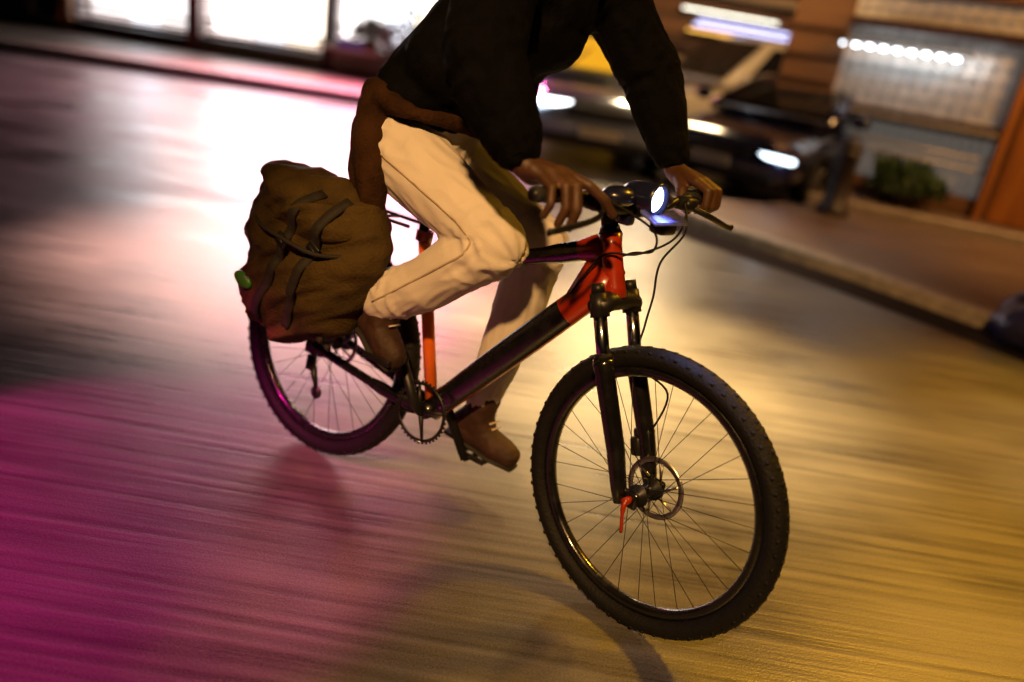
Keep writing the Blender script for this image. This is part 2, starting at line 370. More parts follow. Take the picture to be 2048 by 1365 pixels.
fbox('dark_rail', shop, -0.1, 2.0, -0.06, -0.03, 0.27, 0.29, M['timber_d'])
fbox('display_ledge', shop, 1.9, 3.6, -0.34, -0.03, 0.52, 0.60, M['ledge'], 0.015)

# far building behind the parked cars
far = facade_frame((-6, 14.2), (.994, .11), 'brown_building')
tag(far, 'tall brown building behind the parked cars with light trails built as tubes along its front', 'building')
fbox('wall', far, 4.62, 20, 0.05, 0.4, 1.35, 9, M['brownwall'])
fbox('wall', far, 7.6, 10.4, 0.05, 0.4, 0.3, 1.35, M['beigewall'])
fbox('wall', far, 10.4, 20, 0.05, 0.4, 0, 1.35, M['brownwall'])
fbox('wall', far, 4.62, 5.6, 0.05, 0.4, 0, 1.35, M['beigewall'])
fbox('plinth', far, 7.6, 10.4, 0.0, 0.4, 0, 0.3, M['timber_d'])
fbox('fascia', far, 5, 10.6, -0.12, 0.05, 1.42, 1.60, M['timber_d'], 0.01)
fbox('cornice', far, 5, 10.6, -0.2, 0.05, 2.35, 2.5, M['beigewall'], 0.01)
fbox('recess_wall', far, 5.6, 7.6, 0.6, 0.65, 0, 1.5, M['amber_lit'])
for z in (1.68, 2.0, 2.25): fbox('board', far, 5, 12, 0.02, 0.05, z-0.02, z, M['timber_d'])
ornate = fbox('oval_window', far, 9.2, 9.9, 0.0, 0.06, 0.85, 1.25, M['glass'], 0.03)
def trail_tube(label, x0, x1, z, r, m, y=-0.2):  # light trails of moving lamps, built as glowing tubes on the facade
    a = empty('trail_tube'); a.parent = None
    a.matrix_world = far.matrix_basis @ Matrix.Translation((0, 0, 0))
    a.location = (Matrix.Translation(V(-6, 14.2, 0)) @ Matrix.Rotation(math.atan2(.11, .994), 4, 'Z')) @ V((x0+x1)/2, y, z)
    a.rotation_euler = (0, 0, math.atan2(.11, .994))
    bm = bmesh.new(); tube(bm, [(-(x1-x0)/2, 0, 0), ((x1-x0)/2, 0, 0)], r, 10); link('tube', bm, m, a)
    bm = bmesh.new(); box(bm, (0, 0.07, 0.0), (x1-x0+.04, 0.06, 0.05), bevel=.01)
    for s in (-1, 1): box(bm, (s*(x1-x0)/2, 0.02, 0), (0.03, 0.07, 0.05), bevel=.005)
    link('housing', bm, M['plastic'], a, False)
    return tag(a, label, 'lamp', 'light trails built as tubes on the brown building')
trail_tube('slim warm white light trail built as a tube, highest of the trails on the brown building', 7.95, 9.68, 2.09, 0.012, M['tube_w'])
trail_tube('thick blue violet light trail built as a tube, directly above another violet one', 8.25, 10.05, 1.945, 0.016, M['tube_b'])
trail_tube('blue violet light trail built as a tube, between a violet tube and an amber tube', 8.2, 10.05, 1.855, 0.018, M['tube_b'])
trail_tube('thin amber light trail built as a tube, lowest of the trails on the brown building', 8.1, 10.0, 1.76, 0.014, M['tube_y'])

# lattice window building on the right
rb = facade_frame((3.0, 9.95), (.847, -.532), 'corner_building')
tag(rb, 'brown corner building with a tall pale lattice window behind the right pavement', 'building')
fbox('wall', rb, -0.45, 0.2, 0.0, 0.3, 0, 6, M['brownwall'])
fbox('wall', rb, 2.0, 9, 0.0, 0.3, 0, 6, M['brownwall'])
fbox('wall', rb, 0.2, 2.0, 0.0, 0.3, 2.34, 6, M['brownwall'])
fbox('wall', rb, 0.2, 2.0, 0.0, 0.3, 0, 0.38, M['brownwall'])
fbox('wall', rb, -0.45, -0.15, 0.3, 8, 0, 6, M['brownwall'])
for z in (0.9, 1.28, 1.55, 1.86): fbox('board', rb, -0.45, 0.18, -0.02, 0.0, z, z+0.025, M['timber_d'])
fbox('transom', rb, 0.2, 2.0, -0.04, 0.2, 1.96, 2.05, M['timber_d'], 0.01)
tr = fbox('transom', rb, 0.2, 2.0, -0.05, 0.2, 1.00, 1.14, M['timber_d'], 0.01)
fbox('sill_strip', rb, 0.3, 2.0, -0.075, -0.05, 1.055, 1.085, M['lattice'])
for (z0, z1) in ((1.14, 1.96), (2.05, 2.34)):
    w = empty('window'); w.parent = rb
    fbox('pane', w, 0.2, 2.0, 0.16, 0.2, z0, z1, M['paneback'])
    bm = bmesh.new()
    nx = 12
    for i in range(nx+1):
        x = 0.22+i*(1.74/nx); box(bm, (x, 0.06, (z0+z1)/2), (0.045, 0.018, z1-z0))
    nz = int((z1-z0)/0.14)
    for k in range(nz+1):
        z = z0+0.03+k*((z1-z0-0.06)/nz); box(bm, (1.1, 0.052, z), (1.78, 0.018, 0.045))
    for i in range(nx):
        for k in range(nz):
            x = 0.22+(i+.5)*(1.74/nx); z = z0+0.03+(k+.5)*((z1-z0-0.06)/nz)
            lathe(bm, [(-0.008, 0.028), (0.008, 0.028), (0.008, 0.044), (-0.008, 0.044)], (x, 0.064, z), 'Y', 10)
    link('lattice', bm, M['lattice'], w, False)
w = empty('window'); w.parent = rb
fbox('pane', w, 0.2, 2.0, 0.16, 0.2, 0.38, 1.0, M['paneback'])
bm = bmesh.new()
for i in range(19):
    tube(bm, [(0.25+i*0.095, 0.06, 0.38), (0.25+i*0.095, 0.06, 1.0)], 0.012, 8)
for z in (0.68, 0.80): box(bm, (1.1, 0.045, z), (1.8, 0.02, 0.022))
link('bars', bm, M['lattice'], w)
fbox('door_panel', rb, 2.15, 3.1, -0.03, 0.0, 0.2, 2.1, M['timber_o'], 0.01)
fbox('downpipe', rb, 2.02, 2.1, -0.08, 0.0, 0.1, 6, M['timber_o'], 0.03)
# one flickering lamp's trail, built as nine dots on an added rail
ra = empty('flicker_trail'); ra.matrix_world = Matrix.Translation(V(3.0, 9.95, 0)) @ Matrix.Rotation(math.atan2(-.532, .847), 4, 'Z')
bm = bmesh.new(); box(bm, (0.82, -0.10, 1.79), (1.42, 0.05, 0.03), bevel=.006)
for x in (0.14, 1.5): box(bm, (x, -0.05, 1.79), (0.03, 0.1, 0.03))
link('rail', bm, M['plastic'], ra, False)
for k in range(9):
    bm = bmesh.new(); x = 0.20+k*0.147
    sphere(bm, (x, -0.12, 1.745), (0.014, 0.014, 0.02) if k == 0 else (0.040, 0.018, 0.018)); link('flicker_dot', bm, M['flicker_dot'], ra)
tag(ra, 'flicker trail of one lamp built as nine cold white bulbs across the lattice window', 'lamp')
lamp('flicker_trail_light', 'AREA', (3.75, 9.2, 1.72), (4.3, 10.2, 1.5), 3, (0.8, 0.9, 1.0), (1.3, 0.05))  # added light from the nine dots onto the lattice

# ---------------------------------------------------------------- plants
def plant(name, loc, w, h, n, label, mats, pot=(0.14, 0.2), blades=False, group=None):
    a = empty(name, loc)
    bm = bmesh.new(); lathe(bm, [(0, 0.0), (0, pot[0]*.8), (pot[1], pot[0]), (pot[1], pot[0]*.88), (pot[1]*.9, 0.0)], axis='Z', seg=24, closed=False)
    link('pot', bm, M['pot'], a)
    bm = bmesh.new()
    for i in range(n):
        ph = random.uniform(0, 2*math.pi); rr = w*math.sqrt(random.random())*(1.0 if not blades else .7); 
        zz = pot[1] + h*random.random()**0.8*(1-(rr/w)**2*0.55)
        p = V(rr*math.cos(ph), rr*math.sin(ph), zz)
        if blades:
            d = V(math.cos(ph)*.45+random.uniform(-.2, .2), math.sin(ph)*.45+random.uniform(-.2, .2), 1).normalized(); L = h*random.uniform(.5, .95); p = V(rr*.4*math.cos(ph), rr*.4*math.sin(ph), pot[1]); wd = 0.010
        else:
            d = V(random.uniform(-1, 1), random.uniform(-1, 1), random.uniform(-.4, 1)).normalized(); L = random.uniform(.05, .11); wd = L*.28
        s = d.cross(V(random.uniform(-1, 1), random.uniform(-1, 1), random.uniform(-1, 1))).normalized()*wd
        q = d.cross(s).normalized()*L*0.18
        a1 = bm.verts.new(p); b1 = bm.verts.new(p+d*L*.5+s+q); c1 = bm.verts.new(p+d*L); d1 = bm.verts.new(p+d*L*.5-s+q)
        f = bm.faces.new((a1, b1, c1)); g = bm.faces.new((a1, c1, d1)); mi = 0 if random.random() < .7 else 1
        f.material_index = g.material_index = mi
    link('foliage', bm, [M[m] for m in mats], a, False)
    bm = bmesh.new()
    for i in range(7):
        ph = i*0.9; tube(bm, [(0.02*math.cos(ph), .02*math.sin(ph), pot[1]*.8), (w*.5*math.cos(ph), w*.5*math.sin(ph), pot[1]+h*.6)], [.008, .003], 6)
    link('stem', bm, M['pot'], a)
    return tag(a, label, 'plant', group)
plant('potted_shrub', (4.02, 9.0, 0.186), 0.36, 0.34, 900, 'low dark green potted shrub under the lattice window', ('leaf', 'leaf_l'), (0.16, 0.12))
plant('potted_plant', (3.95, 9.3, 0.186), 0.30, 0.5, 160, 'taller pot of thin pale green blades against the lattice window', ('leaf_l', 'leaf'), (0.12, 0.12), True)
plant('potted_shrub', (-3.15, 14.06, 0.60), 0.34, 0.42, 700, 'bushy plant on the pale ledge of the lit shop', ('leaf', 'leaf_l'), (0.14, 0.14))
plant('potted_shrub', (-2.45, 13.75, 0.12), 0.45, 0.95, 1100, 'large dark leafy plant standing beside the shop ledge next to the rider', ('leaf', 'timber_d'), (0.2, 0.35))
bm = bmesh.new(); box(bm, (0, 0, 0.05), (0.42, 0.22, 0.10), bevel=0.015); box(bm, (0, -0.02, 0.115), (0.44, 0.24, 0.03), bevel=0.01)
cr = link('blue_crate', bm, M['panel'], None, False); cr.location = (-3.45, 13.93, 0.60); cr.rotation_euler = (0, 0, .11)
tag(cr, 'small blue violet box on the pale shop ledge before the plant', 'box')

# bollard and navy sack on the near pavement
bo = empty('bollard', (2.98, 8.2, 0.094))
bm = bmesh.new(); lathe(bm, [(0, 0), (0, .16), (.06, .16), (.08, .12), (.55, .10), (.58, .125), (.62, .125), (.64, .10)], axis='Z', seg=28, closed=False); link('shaft', bm, M['bin'], bo)
bm = bmesh.new(); sphere(bm, (0, 0, .66), (.11, .11, .09)); link('cap', bm, M['bin'], bo)
tag(bo, 'dark squat iron bollard standing on the pavement left of the lattice window', 'bollard')
bm = bmesh.new()
sphere(bm, (0, 0, .13), (.30, .24, .16)); sphere(bm, (.18, .1, .17), (.22, .2, .17)); sphere(bm, (-.12, -.05, .16), (.2, .18, .15))
chain(bm, [((.05, 0, .26), .08), ((.09, .02, .35), .03), ((.12, .03, .42), .055)])
sk = merged('rubbish_sack', bm, 0.02, M['navybag'], None, 3, lambda c: 0.02*noise.fractal(c*7, 1.0, 2.0, 4))
sk.location = (3.16, 4.78, 0.0); sk.rotation_euler = (0, 0, .6)
tag(sk, 'dark navy plastic sack slumped by the kerb at the right edge', 'sack')

# ---------------------------------------------------------------- parked cars
def car(name, loc, rz, L, W, H, hood, paint, label, screen_m, light_m, light_spec, van=False):
    a = empty(name, loc, rz)                        # x forward
    def sec(x, z0, z1, hw, n=20, p=4.5):
        return [(x, hw*math.copysign(abs(math.cos(t))**(2/p), math.cos(t)), (z0+z1)/2+(z1-z0)/2*math.copysign(abs(math.sin(t))**(2/p), math.sin(t))) for t in [2*math.pi*k/n for k in range(n)]]
    def loft(secs, mi=0):
        bm = bmesh.new(); rs = [[bm.verts.new(p) for p in s] for s in secs]
        n = len(rs[0])
        for i in range(len(rs)-1):
            for k in range(n): bm.faces.new((rs[i][k], rs[i][(k+1) % n], rs[i+1][(k+1) % n], rs[i+1][k]))
        bm.faces.new(rs[0]); bm.faces.new(rs[-1]); bmesh.ops.recalc_face_normals(bm, faces=bm.faces[:]); return bm
    h2 = L/2; w2 = W/2; belt = hood+0.1
    st = [(-h2, .34, hood-.05, w2*.84), (-h2+.08, .24, hood+.06, w2*.93), (-h2+.7, .2, belt, w2), (0, .2, belt, w2), (h2-1.3, .2, belt-.02, w2), (h2-.95, .2, hood+.02, w2*.985), (h2-.35, .2, hood-.06, w2*.96), (h2-.07, .22, hood-.15, w2*.9), (h2, .3, hood-.24, w2*.80)]
    link('body', loft([sec(*s) for s in st]), M[paint], a)
    cx = [(-h2+(.15 if van else .45), belt-.05, belt+.08, w2*.86), (-h2+(.25 if van else .95), belt-.05, H-.04, w2*.78), (0, belt-.05, H, w2*.80), (h2-1.9, belt-.05, H-.05, w2*.78), (h2-1.15, belt-.05, belt+.06, w2*.86)]
    link('roof', loft([sec(*s, p=6) for s in cx]), M[paint], a)
    # windscreen, a sheet 4 mm proud of the raked front of the cabin
    def quad(nm, p, m):
        bm = bmesh.new(); f = bm.faces.new([bm.verts.new(q) for q in p]); r = bmesh.ops.extrude_face_region(bm, geom=[f])
        bm.normal_update()
        nrm = f.normal.copy()
        for v in [g for g in r['geom'] if isinstance(g, bmesh.types.BMVert)]: v.co += nrm*0.006
        bmesh.ops.recalc_face_normals(bm, faces=bm.faces[:]); return link(nm, bm, m, a, False)
    x0, z0, x1, z1 = h2-1.15, belt+.08, h2-1.9, H-.08
    dx = .015
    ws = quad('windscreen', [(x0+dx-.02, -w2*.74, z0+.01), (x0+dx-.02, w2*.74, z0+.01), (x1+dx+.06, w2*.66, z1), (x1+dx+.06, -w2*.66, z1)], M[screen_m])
    for s in (-1, 1):
        q = [(x1-.05, s*(w2*.80+.012), z0), (x0-.35, s*(w2*.83+.012), z0), (x1-.02, s*(w2*.79+.012), z1-.05), (x1-.7, s*(w2*.80+.012), z1-.03), (x1-.75, s*(w2*.80+.012), z0)]
        quad('side_window', [q[4], q[1], q[2], q[3]] if s > 0 else [q[3], q[2], q[1], q[4]], M['glass'])
        for x in (h2-.85, -h2+.8):
            wh = empty('wheel'); wh.parent = a; wh.location = (x, s*(w2-.1), .31)
            bm = bmesh.new(); lathe(bm, [(-.1, .2), (-.1, .29), (-.07, .31), (.07, .31), (.1, .29), (.1, .2)], seg=36); link('tyre', bm, M['rubber'], wh)
            bm = bmesh.new(); lathe(bm, [(-.05, .02), (.03*s+.02, .05), (.05, .2), (-.08, .2)], seg=30)
            for k in range(5):
                an = k*2*math.pi/5; box(bm, (.11*math.cos(an), s*.075, .11*math.sin(an)), (.19, .03, .05), Matrix.Rotation(-an, 3, 'Y'), .008)
            link('rim', bm, M['steel'], wh, False)
        hl = bmesh.new(); (lz, lw, lh) = light_spec
        box(hl, (h2-.055, s*w2*.66, lz), (.10, lw, lh), Matrix.Rotation(-s*.25, 3, 'Z'), .02); link('headlight', hl, M[light_m], a)
        mi = bmesh.new(); sphere(mi, (h2-1.35, s*(w2+.09), belt+.1), (.07, .11, .075)); link('mirror', mi, M[paint], a)
        wp = bmesh.new(); tube(wp, spline([(x0+.02, s*.32-.1, z0+.0), (x0-.02, s*.32-.02, z0+.06), (x0-.21, s*.32+.16, z0+.22)], 5), [.013]*11, 8); link('wiper', wp, M['plastic'], a)
        dh = bmesh.new(); box(dh, (-.1, s*(w2+.012), belt-.12), (.17, .025, .03), bevel=.008); link('door_handle', dh, M[paint], a)
    g = bmesh.new()
    box(g, (h2-.015, 0, hood-.25), (.05, W*.46, .07), bevel=.01)
    for k in range(4): box(g, (h2+.012, 0, hood-.28+k*.022), (.012, W*.44, .007))
    link('grille', g, M['plastic'], a, False)
    b = bmesh.new(); box(b, (h2-.03, 0, .30), (.12, W*.82, .10), bevel=.03); link('bumper', b, M['plastic'], a, False)
    pl = bmesh.new(); box(pl, (h2+.04, 0, .40), (.015, .46, .11), bevel=.004); link('number_plate', pl, M['plate'], a, False)
    ru = bmesh.new(); box(ru, (x0+.03, 0, belt-.01+.05), (.10, W*.76, .025), Matrix.Rotation(.1, 3, 'Y'), .008); link('scuttle', ru, M['steel'], a, False)
    return tag(a, label, 'car', 'cars parked across the street')
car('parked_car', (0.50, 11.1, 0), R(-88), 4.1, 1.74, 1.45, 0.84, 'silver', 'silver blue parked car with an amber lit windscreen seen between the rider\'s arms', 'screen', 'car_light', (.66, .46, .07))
car('parked_car', (3.05, 10.35, 0), R(-128), 4.2, 1.76, 1.30, 0.76, 'navy', 'dark navy parked car with long blue white headlights right of the rider\'s hand', 'glass', 'car_light_b', (.53, .66, .05))  # headlights stretched long in place of their light trails
car('parked_van', (3.0, 13.4, 0), R(-150), 4.5, 1.8, 1.75, 0.92, 'beigecar', 'pale beige van parked farthest back before the brown building', 'glass', 'car_light_b', (.64, .5, .07), True)

# ---------------------------------------------------------------- bicycle (bike space: x forward, y left, z up, origin under the rear axle)
YAW, LEAN, STEER = R(-31.53), R(-6.66), R(-9.84)
BIKE = Matrix.Translation((-.584, 2.238, 0)) @ Matrix.Rotation(YAW, 4, 'Z') @ Matrix.Rotation(LEAN, 4, 'X')
WR = .362
UA = V(-.358, 0, .934); PF = V(.934, 0, .358)
AXLE = V(1.11, 0, WR); CROWN = AXLE+UA*.47-PF*.045; HTOP = CROWN+UA*.16
SROT = Matrix.Translation(CROWN) @ Matrix.Rotation(STEER, 4, UA.normalized()) @ Matrix.Translation(-CROWN)
def S(p): return SROT @ V(p)
bike = bpy.data.objects.new('bicycle', None); col.objects.link(bike); bike.matrix_world = BIKE; bike.empty_display_size = .3
tag(bike, 'black and orange red mountain bike with a glowing front headlight, ridden across the wet street', 'bicycle')
BB = V(.435, 0, .31); SEATCL = V(.30, 0, .745)
def steered(bm): bmesh.ops.transform(bm, matrix=SROT, verts=bm.verts[:])

# frame
bm = bmesh.new()
dt0, dt1 = BB+V(.0, 0, .0), CROWN+UA*.055
n = 14
dpts = [dt0.lerp(dt1, i/(n-1)) for i in range(n)]
drad = [(.036+.004*math.sin(math.pi*i/(n-1)), .027) for i in range(n)]
def dcol(i, k, seg):                                # red nose and a red stripe along the underside
    return 1 if i >= 10 or k in (8, 7) else 0
tube(bm, dpts, drad, 16, mfun=dcol)
tt0, tt1 = SEATCL+V(.0, 0, -.03), CROWN+UA*.125
tube(bm, spline([tt0, tt0.lerp(tt1, .5)+V(0, 0, -.012), tt1+V(-.012, 0, -.0)], 6), [(.021, .019)]*9+[(.026, .021)]*2+[(.034, .024)]*2, 14, mfun=lambda i, k, s: 1 if i >= 10 else 0)
# gusset between the tubes at the head
tube(bm, [dt0.lerp(dt1, .80)+V(0, 0, .012), dt0.lerp(dt1, .90)+V(0, 0, .045), CROWN+UA*.10], [(.03, .014), (.045, .016), (.05, .018)], 14, mi=1)
tube(bm, [BB+V(0, 0, 0), SEATCL+V(-.012, 0, .04)], .0185, 14, mfun=lambda i, k, s: 2)
for s in (-1, 1):
    tube(bm, spline([BB+V(-.03, s*.03, .0), BB+V(-.16, s*.048, .012), V(.0, s*.068, WR)], 6), [(.021, .011)]*7+[(.015, .009)]*6, 10)
    tube(bm, spline([SEATCL+V(0, s*.015, -.06), V(.16, s*.045, .56), V(0, s*.066, WR)], 6), [(.013, .009)]*13, 10)
    box(bm, (0, s*.068, WR), (.05, .01, .06), bevel=.004)
tube(bm, [BB+V(0, -.037, 0), BB+V(0, .037, 0)], .024, 18)
frame = link('frame', bm, [M['black'], M['red'], M['orange']], bike)
bm = bmesh.new(); tube(bm, [CROWN+UA*.005, CROWN+UA*.03, CROWN+UA*.13, HTOP], [.031, .027, .026, .030], 20); link('head_tube', bm, M['red'], frame)
bm = bmesh.new(); tube(bm, [SEATCL+V(-.012, 0, .03), V(.268, 0, .89)], .0145, 14); link('seat_post', bm, M['matte'], bike)
bm = bmesh.new(); lathe(bm, [(-.015, .0185), (-.015, .024), (.015, .024), (.015, .0185)], SEATCL+V(-.01, 0, .035), 'Z', 20); link('seat_clamp', bm, M['red'], frame)
# saddle
bm = bmesh.new(); rows = []
for i in range(13):
    t = i/12; x = .125+.28*t; hw = .072*(1-t)**0.9+.018+.006*math.sin(6*t); z = .925+.012*math.cos(4*t)-(.02*max(0, t-.85)/.15)
    rows.append([bm.verts.new((x, hw*math.sin(a), z+.028*math.cos(a)-.01*(1-abs(math.cos(a))) )) for a in [2*math.pi*k/16 for k in range(16)]])
for a, b in zip(rows, rows[1:]):
    for k in range(16): bm.faces.new((a[k], a[(k+1) % 16], b[(k+1) % 16], b[k]))
bm.faces.new(rows[0]); bm.faces.new(rows[-1]); bmesh.ops.recalc_face_normals(bm, faces=bm.faces[:])
sad = link('saddle', bm, M['grip'], bike)
bm = bmesh.new()
for s in (-1, 1): tube(bm, spline([(.16, s*.035, .905), (.24, s*.022, .888), (.36, s*.012, .90)], 6), .0035, 8)
link('saddle_rail', bm, M['steel'], sad)

# wheels
def wheel(front):
    x0 = 1.11 if front else 0.0
    c = V(x0, 0, WR)
    w = empty('wheel'); w.parent = bike
    def fin(b): 
        if front: steered(b)
    bm = bmesh.new(); prof = []
    for k in range(16):
        a = 2*math.pi*k/16; prof.append((.029*math.sin(a), .333+.026*math.cos(a)))
    lathe(bm, prof, c, 'Y', 96)
    for k in range(64):                              # tread knobs
        an = 2*math.pi*k/64
        for yy, rr_, st_ in ((-.020, .3475, 0), (.0, .3568, .5), (.020, .3475, 0)):
            aa = an+st_*2*math.pi/64
            box(bm, c+V(rr_*math.cos(aa), yy, rr_*math.sin(aa)), (.006, .012, .009), Matrix.Rotation(-aa, 3, 'Y'))
    fin(bm); link('tyre', bm, M['rubber'], w)
    bm = bmesh.new(); lathe(bm, [(-.013, .312), (-.015, .296), (-.008, .286), (.008, .286), (.015, .296), (.013, .312)], c, 'Y', 96); fin(bm); link('rim', bm, M['black'], w)
    bm = bmesh.new()
    lathe(bm, [(-.052, .006), (-.052, .011), (-.036, .012), (-.034, .028), (-.030, .028), (-.026, .014), (.026, .014), (.030, .028), (.034, .028), (.036, .012), (.052, .011), (.052, .006)], c, 'Y', 28); fin(bm); link('hub', bm, M['matte'], w)
    for k in range(32):
        side = 1 if k % 2 else -1; a0 = 2*math.pi*k/32; a1 = a0+(0.9 if (k//2) % 2 else -0.9)
        bm = bmesh.new(); p = c+V(.027*math.cos(a1), side*.032, .027*math.sin(a1)); q = c+V(.29*math.cos(a0), side*.004, .29*math.sin(a0))
        tube(bm, [p, q], .001, 5); fin(bm); link('spoke', bm, M['matte'], w)
    bm = bmesh.new(); yb = .044
    lathe(bm, [(yb-.001, .066), (yb-.001, .080), (yb+.001, .080), (yb+.001, .066)], c, 'Y', 60)
    for k in range(6):
        a = 2*math.pi*k/6; b = a+.5
        tube(bm, [c+V(.02*math.cos(a), yb, .02*math.sin(a)), c+V(.068*math.cos(b), yb, .068*math.sin(b))], (.0035), 6)
    fin(bm); link('brake_rotor', bm, M['steel'], w)
    if not front:
        for k, r in enumerate((.045, .038, .031, .025)):
            bm = bmesh.new(); yy = -.036-.005*k
            lathe(bm, [(yy-.001, .012), (yy-.001, r), (yy+.001, r), (yy+.001, .012)], c, 'Y', 30); link('sprocket', bm, M['steel'], w)
    return w
wheel(True); wheel(False)

# fork, steered
fork = empty('fork'); fork.parent = bike
def sadd(name, bm, m, parent, smooth=True):
    steered(bm); return link(name, bm, m, parent, smooth)
FY = .066
cr0 = CROWN
bm = bmesh.new()
tube(bm, [cr0+V(0, -FY-.012, 0)+UA*-.012, cr0+V(0, -.03, 0), cr0+V(0, .03, 0), cr0+V(0, FY+.012, 0)+UA*-.012], [(.022, .026), (.024, .03), (.024, .03), (.022, .026)], 14)
for s in (-1, 1): tube(bm, [cr0+V(0, s*FY, 0)+UA*-.035, cr0+V(0, s*FY, 0)+UA*.022], [.024, .021], 16)
sadd('crown', bm, M['matte'], fork)
for s in (-1, 1):
    off = V(0, s*FY, 0); base = AXLE-PF*.030+off
    bm = bmesh.new(); tube(bm, [cr0+off, cr0+off-UA*.20], .0165, 18); sadd('stanchion', bm, M['chrome'], fork)
    bm = bmesh.new(); top = cr0+off-UA*.135
    tube(bm, [base+UA*-.01, base+UA*.03, base+UA*.12, top-UA*.03, top-UA*.012, top], [.016, .020, .0225, .0245, .027, .025], 18)
    box(bm, AXLE+V(0, s*.058, 0)-PF*.010, (.055, .014, .045), bevel=.008)
    sadd('lower_leg', bm, M['black'], fork)
    bm = bmesh.new(); tube(bm, [top, top+UA*.012], [.024, .019], 18); sadd('dust_seal', bm, M['rubber'], fork)
    bm = bmesh.new(); tube(bm, [cr0+off+UA*.02, cr0+off+UA*.045], [.017, .015], 14); sadd('fork_cap', bm, M['matte'], fork)
bm = bmesh.new(); top = cr0-UA*.15
tube(bm, spline([top+V(0, -FY, 0), top+V(0, -.045, 0)+UA*.045+PF*.014, top+V(0, 0, 0)+UA*.062+PF*.018, top+V(0, .045, 0)+UA*.045+PF*.014, top+V(0, FY, 0)], 6), (.017, .010), 10)
sadd('fork_arch', bm, M['black'], fork)
bm = bmesh.new(); tube(bm, [cr0, HTOP+UA*.06], .016, 14); sadd('steerer', bm, M['matte'], fork)
bm = bmesh.new(); tube(bm, [HTOP, HTOP+UA*.02], [.029, .022], 18); sadd('headset', bm, M['matte'], fork)
bm = bmesh.new(); box(bm, AXLE-PF*.035+V(0, FY, 0)+UA*.11, (.05, .035, .075), Matrix.Rotation(-.36, 3, 'Y'), .01); box(bm, AXLE-PF*.05+V(0, FY-.012, 0)+UA*.10, (.03, .03, .05), Matrix.Rotation(-.36, 3, 'Y'), .008)
sadd('brake_caliper', bm, M['matte'], fork)
bm = bmesh.new(); tube(bm, spline([AXLE+V(0, -.085, 0), AXLE+V(.004, -.092, -.02), AXLE+V(.012, -.09, -.075)], 5), [.0065]*6+[.0045]*5, 10); tube(bm, [AXLE+V(0, -.066, 0), AXLE+V(0, -.09, 0)], .010, 12)
sadd('quick_release', bm, M['red'], fork)

# handlebar, steered
BX, BZ = .903, 1.035
bar = empty('handlebar'); bar.parent = bike
bm = bmesh.new(); tube(bm, spline([(BX-.012, -.365, BZ), (BX-.004, -.2, BZ), (BX, -.09, BZ-.022), (BX, .09, BZ-.022), (BX-.004, .2, BZ), (BX-.012, .365, BZ)], 8), [.011]*16+[.0155]*9+[.011]*16, 14); sadd('bar', bm, M['matte'], bar)
bm = bmesh.new(); st0 = HTOP+UA*.035
tube(bm, [st0-UA*.022, st0+UA*.022], .0205, 16); tube(bm, [st0, V(BX, 0, BZ-.022)], [(.019, .017), (.017, .019)], 14); tube(bm, [(BX, -.024, BZ-.022), (BX, .024, BZ-.022)], .023, 16)
sadd('stem', bm, M['matte'], bar)
for s in (-1, 1):
    bm = bmesh.new(); gp = [(BX-.012+.000*k, s*(.363-.0135*k), BZ) for k in range(11)]
    tube(bm, gp, [.0175 if k % 2 else .0162 for k in range(11)], 16); sadd('grip', bm, M['grip'], bar)
    bm = bmesh.new()
    box(bm, (BX+.012, s*.185, BZ-.008), (.05, .05, .034), bevel=.01)
    tube(bm, [(BX+.02, s*.205, BZ-.012), (BX+.03, s*.16, BZ-.004)], [.014, .010], 12)
    tube(bm, spline([(BX+.032, s*.195, BZ-.016), (BX+.058, s*.22, BZ-.026), (BX+.062, s*.27, BZ-.04), (BX+.052, s*.345, BZ-.058), (BX+.055, s*.372, BZ-.06)], 6), [(.008, .005)]*22+[(.009, .006)]*3, 10)
    sadd('brake_lever', bm, M['matte'], bar)
# cables
def cable(pts, steer_n):
    bm = bmesh.new(); q = [S(p) if i < steer_n else V(p) for i, p in enumerate(pts)]
    tube(bm, spline(q, 8), .0028, 8); link('cable', bm, M['rubber'], bike)
off = V(0, FY, 0)
cable([(BX+.03, .15, BZ-.004), (BX+.085, .09, BZ-.06), (BX+.06, .055, BZ-.14), CROWN+V(.055, .075, .02), CROWN+V(.04, .095, -.06), CROWN+off+V(.045, .028, -.16), AXLE+off+UA*.24+PF*.0+V(.03, .02, 0), AXLE+off+UA*.13-PF*.02], 8)
cable([(BX+.03, -.15, BZ-.004), (BX+.09, -.06, BZ-.05), (BX+.06, .01, BZ-.11), (BX-.02, .04, BZ-.14), dt0.lerp(dt1, .92)+V(-.02, .028, .05), dt0.lerp(dt1, .80)+V(-.01, .022, .028)], 4)
cable([(BX+.03, .17, BZ-.012), (BX+.075, .07, BZ-.075), (BX+.03, .0, BZ-.125), (BX-.03, -.035, BZ-.14), dt0.lerp(dt1, .93)+V(-.02, -.030, .05), dt0.lerp(dt1, .82)+V(-.01, -.024, .028)], 4)
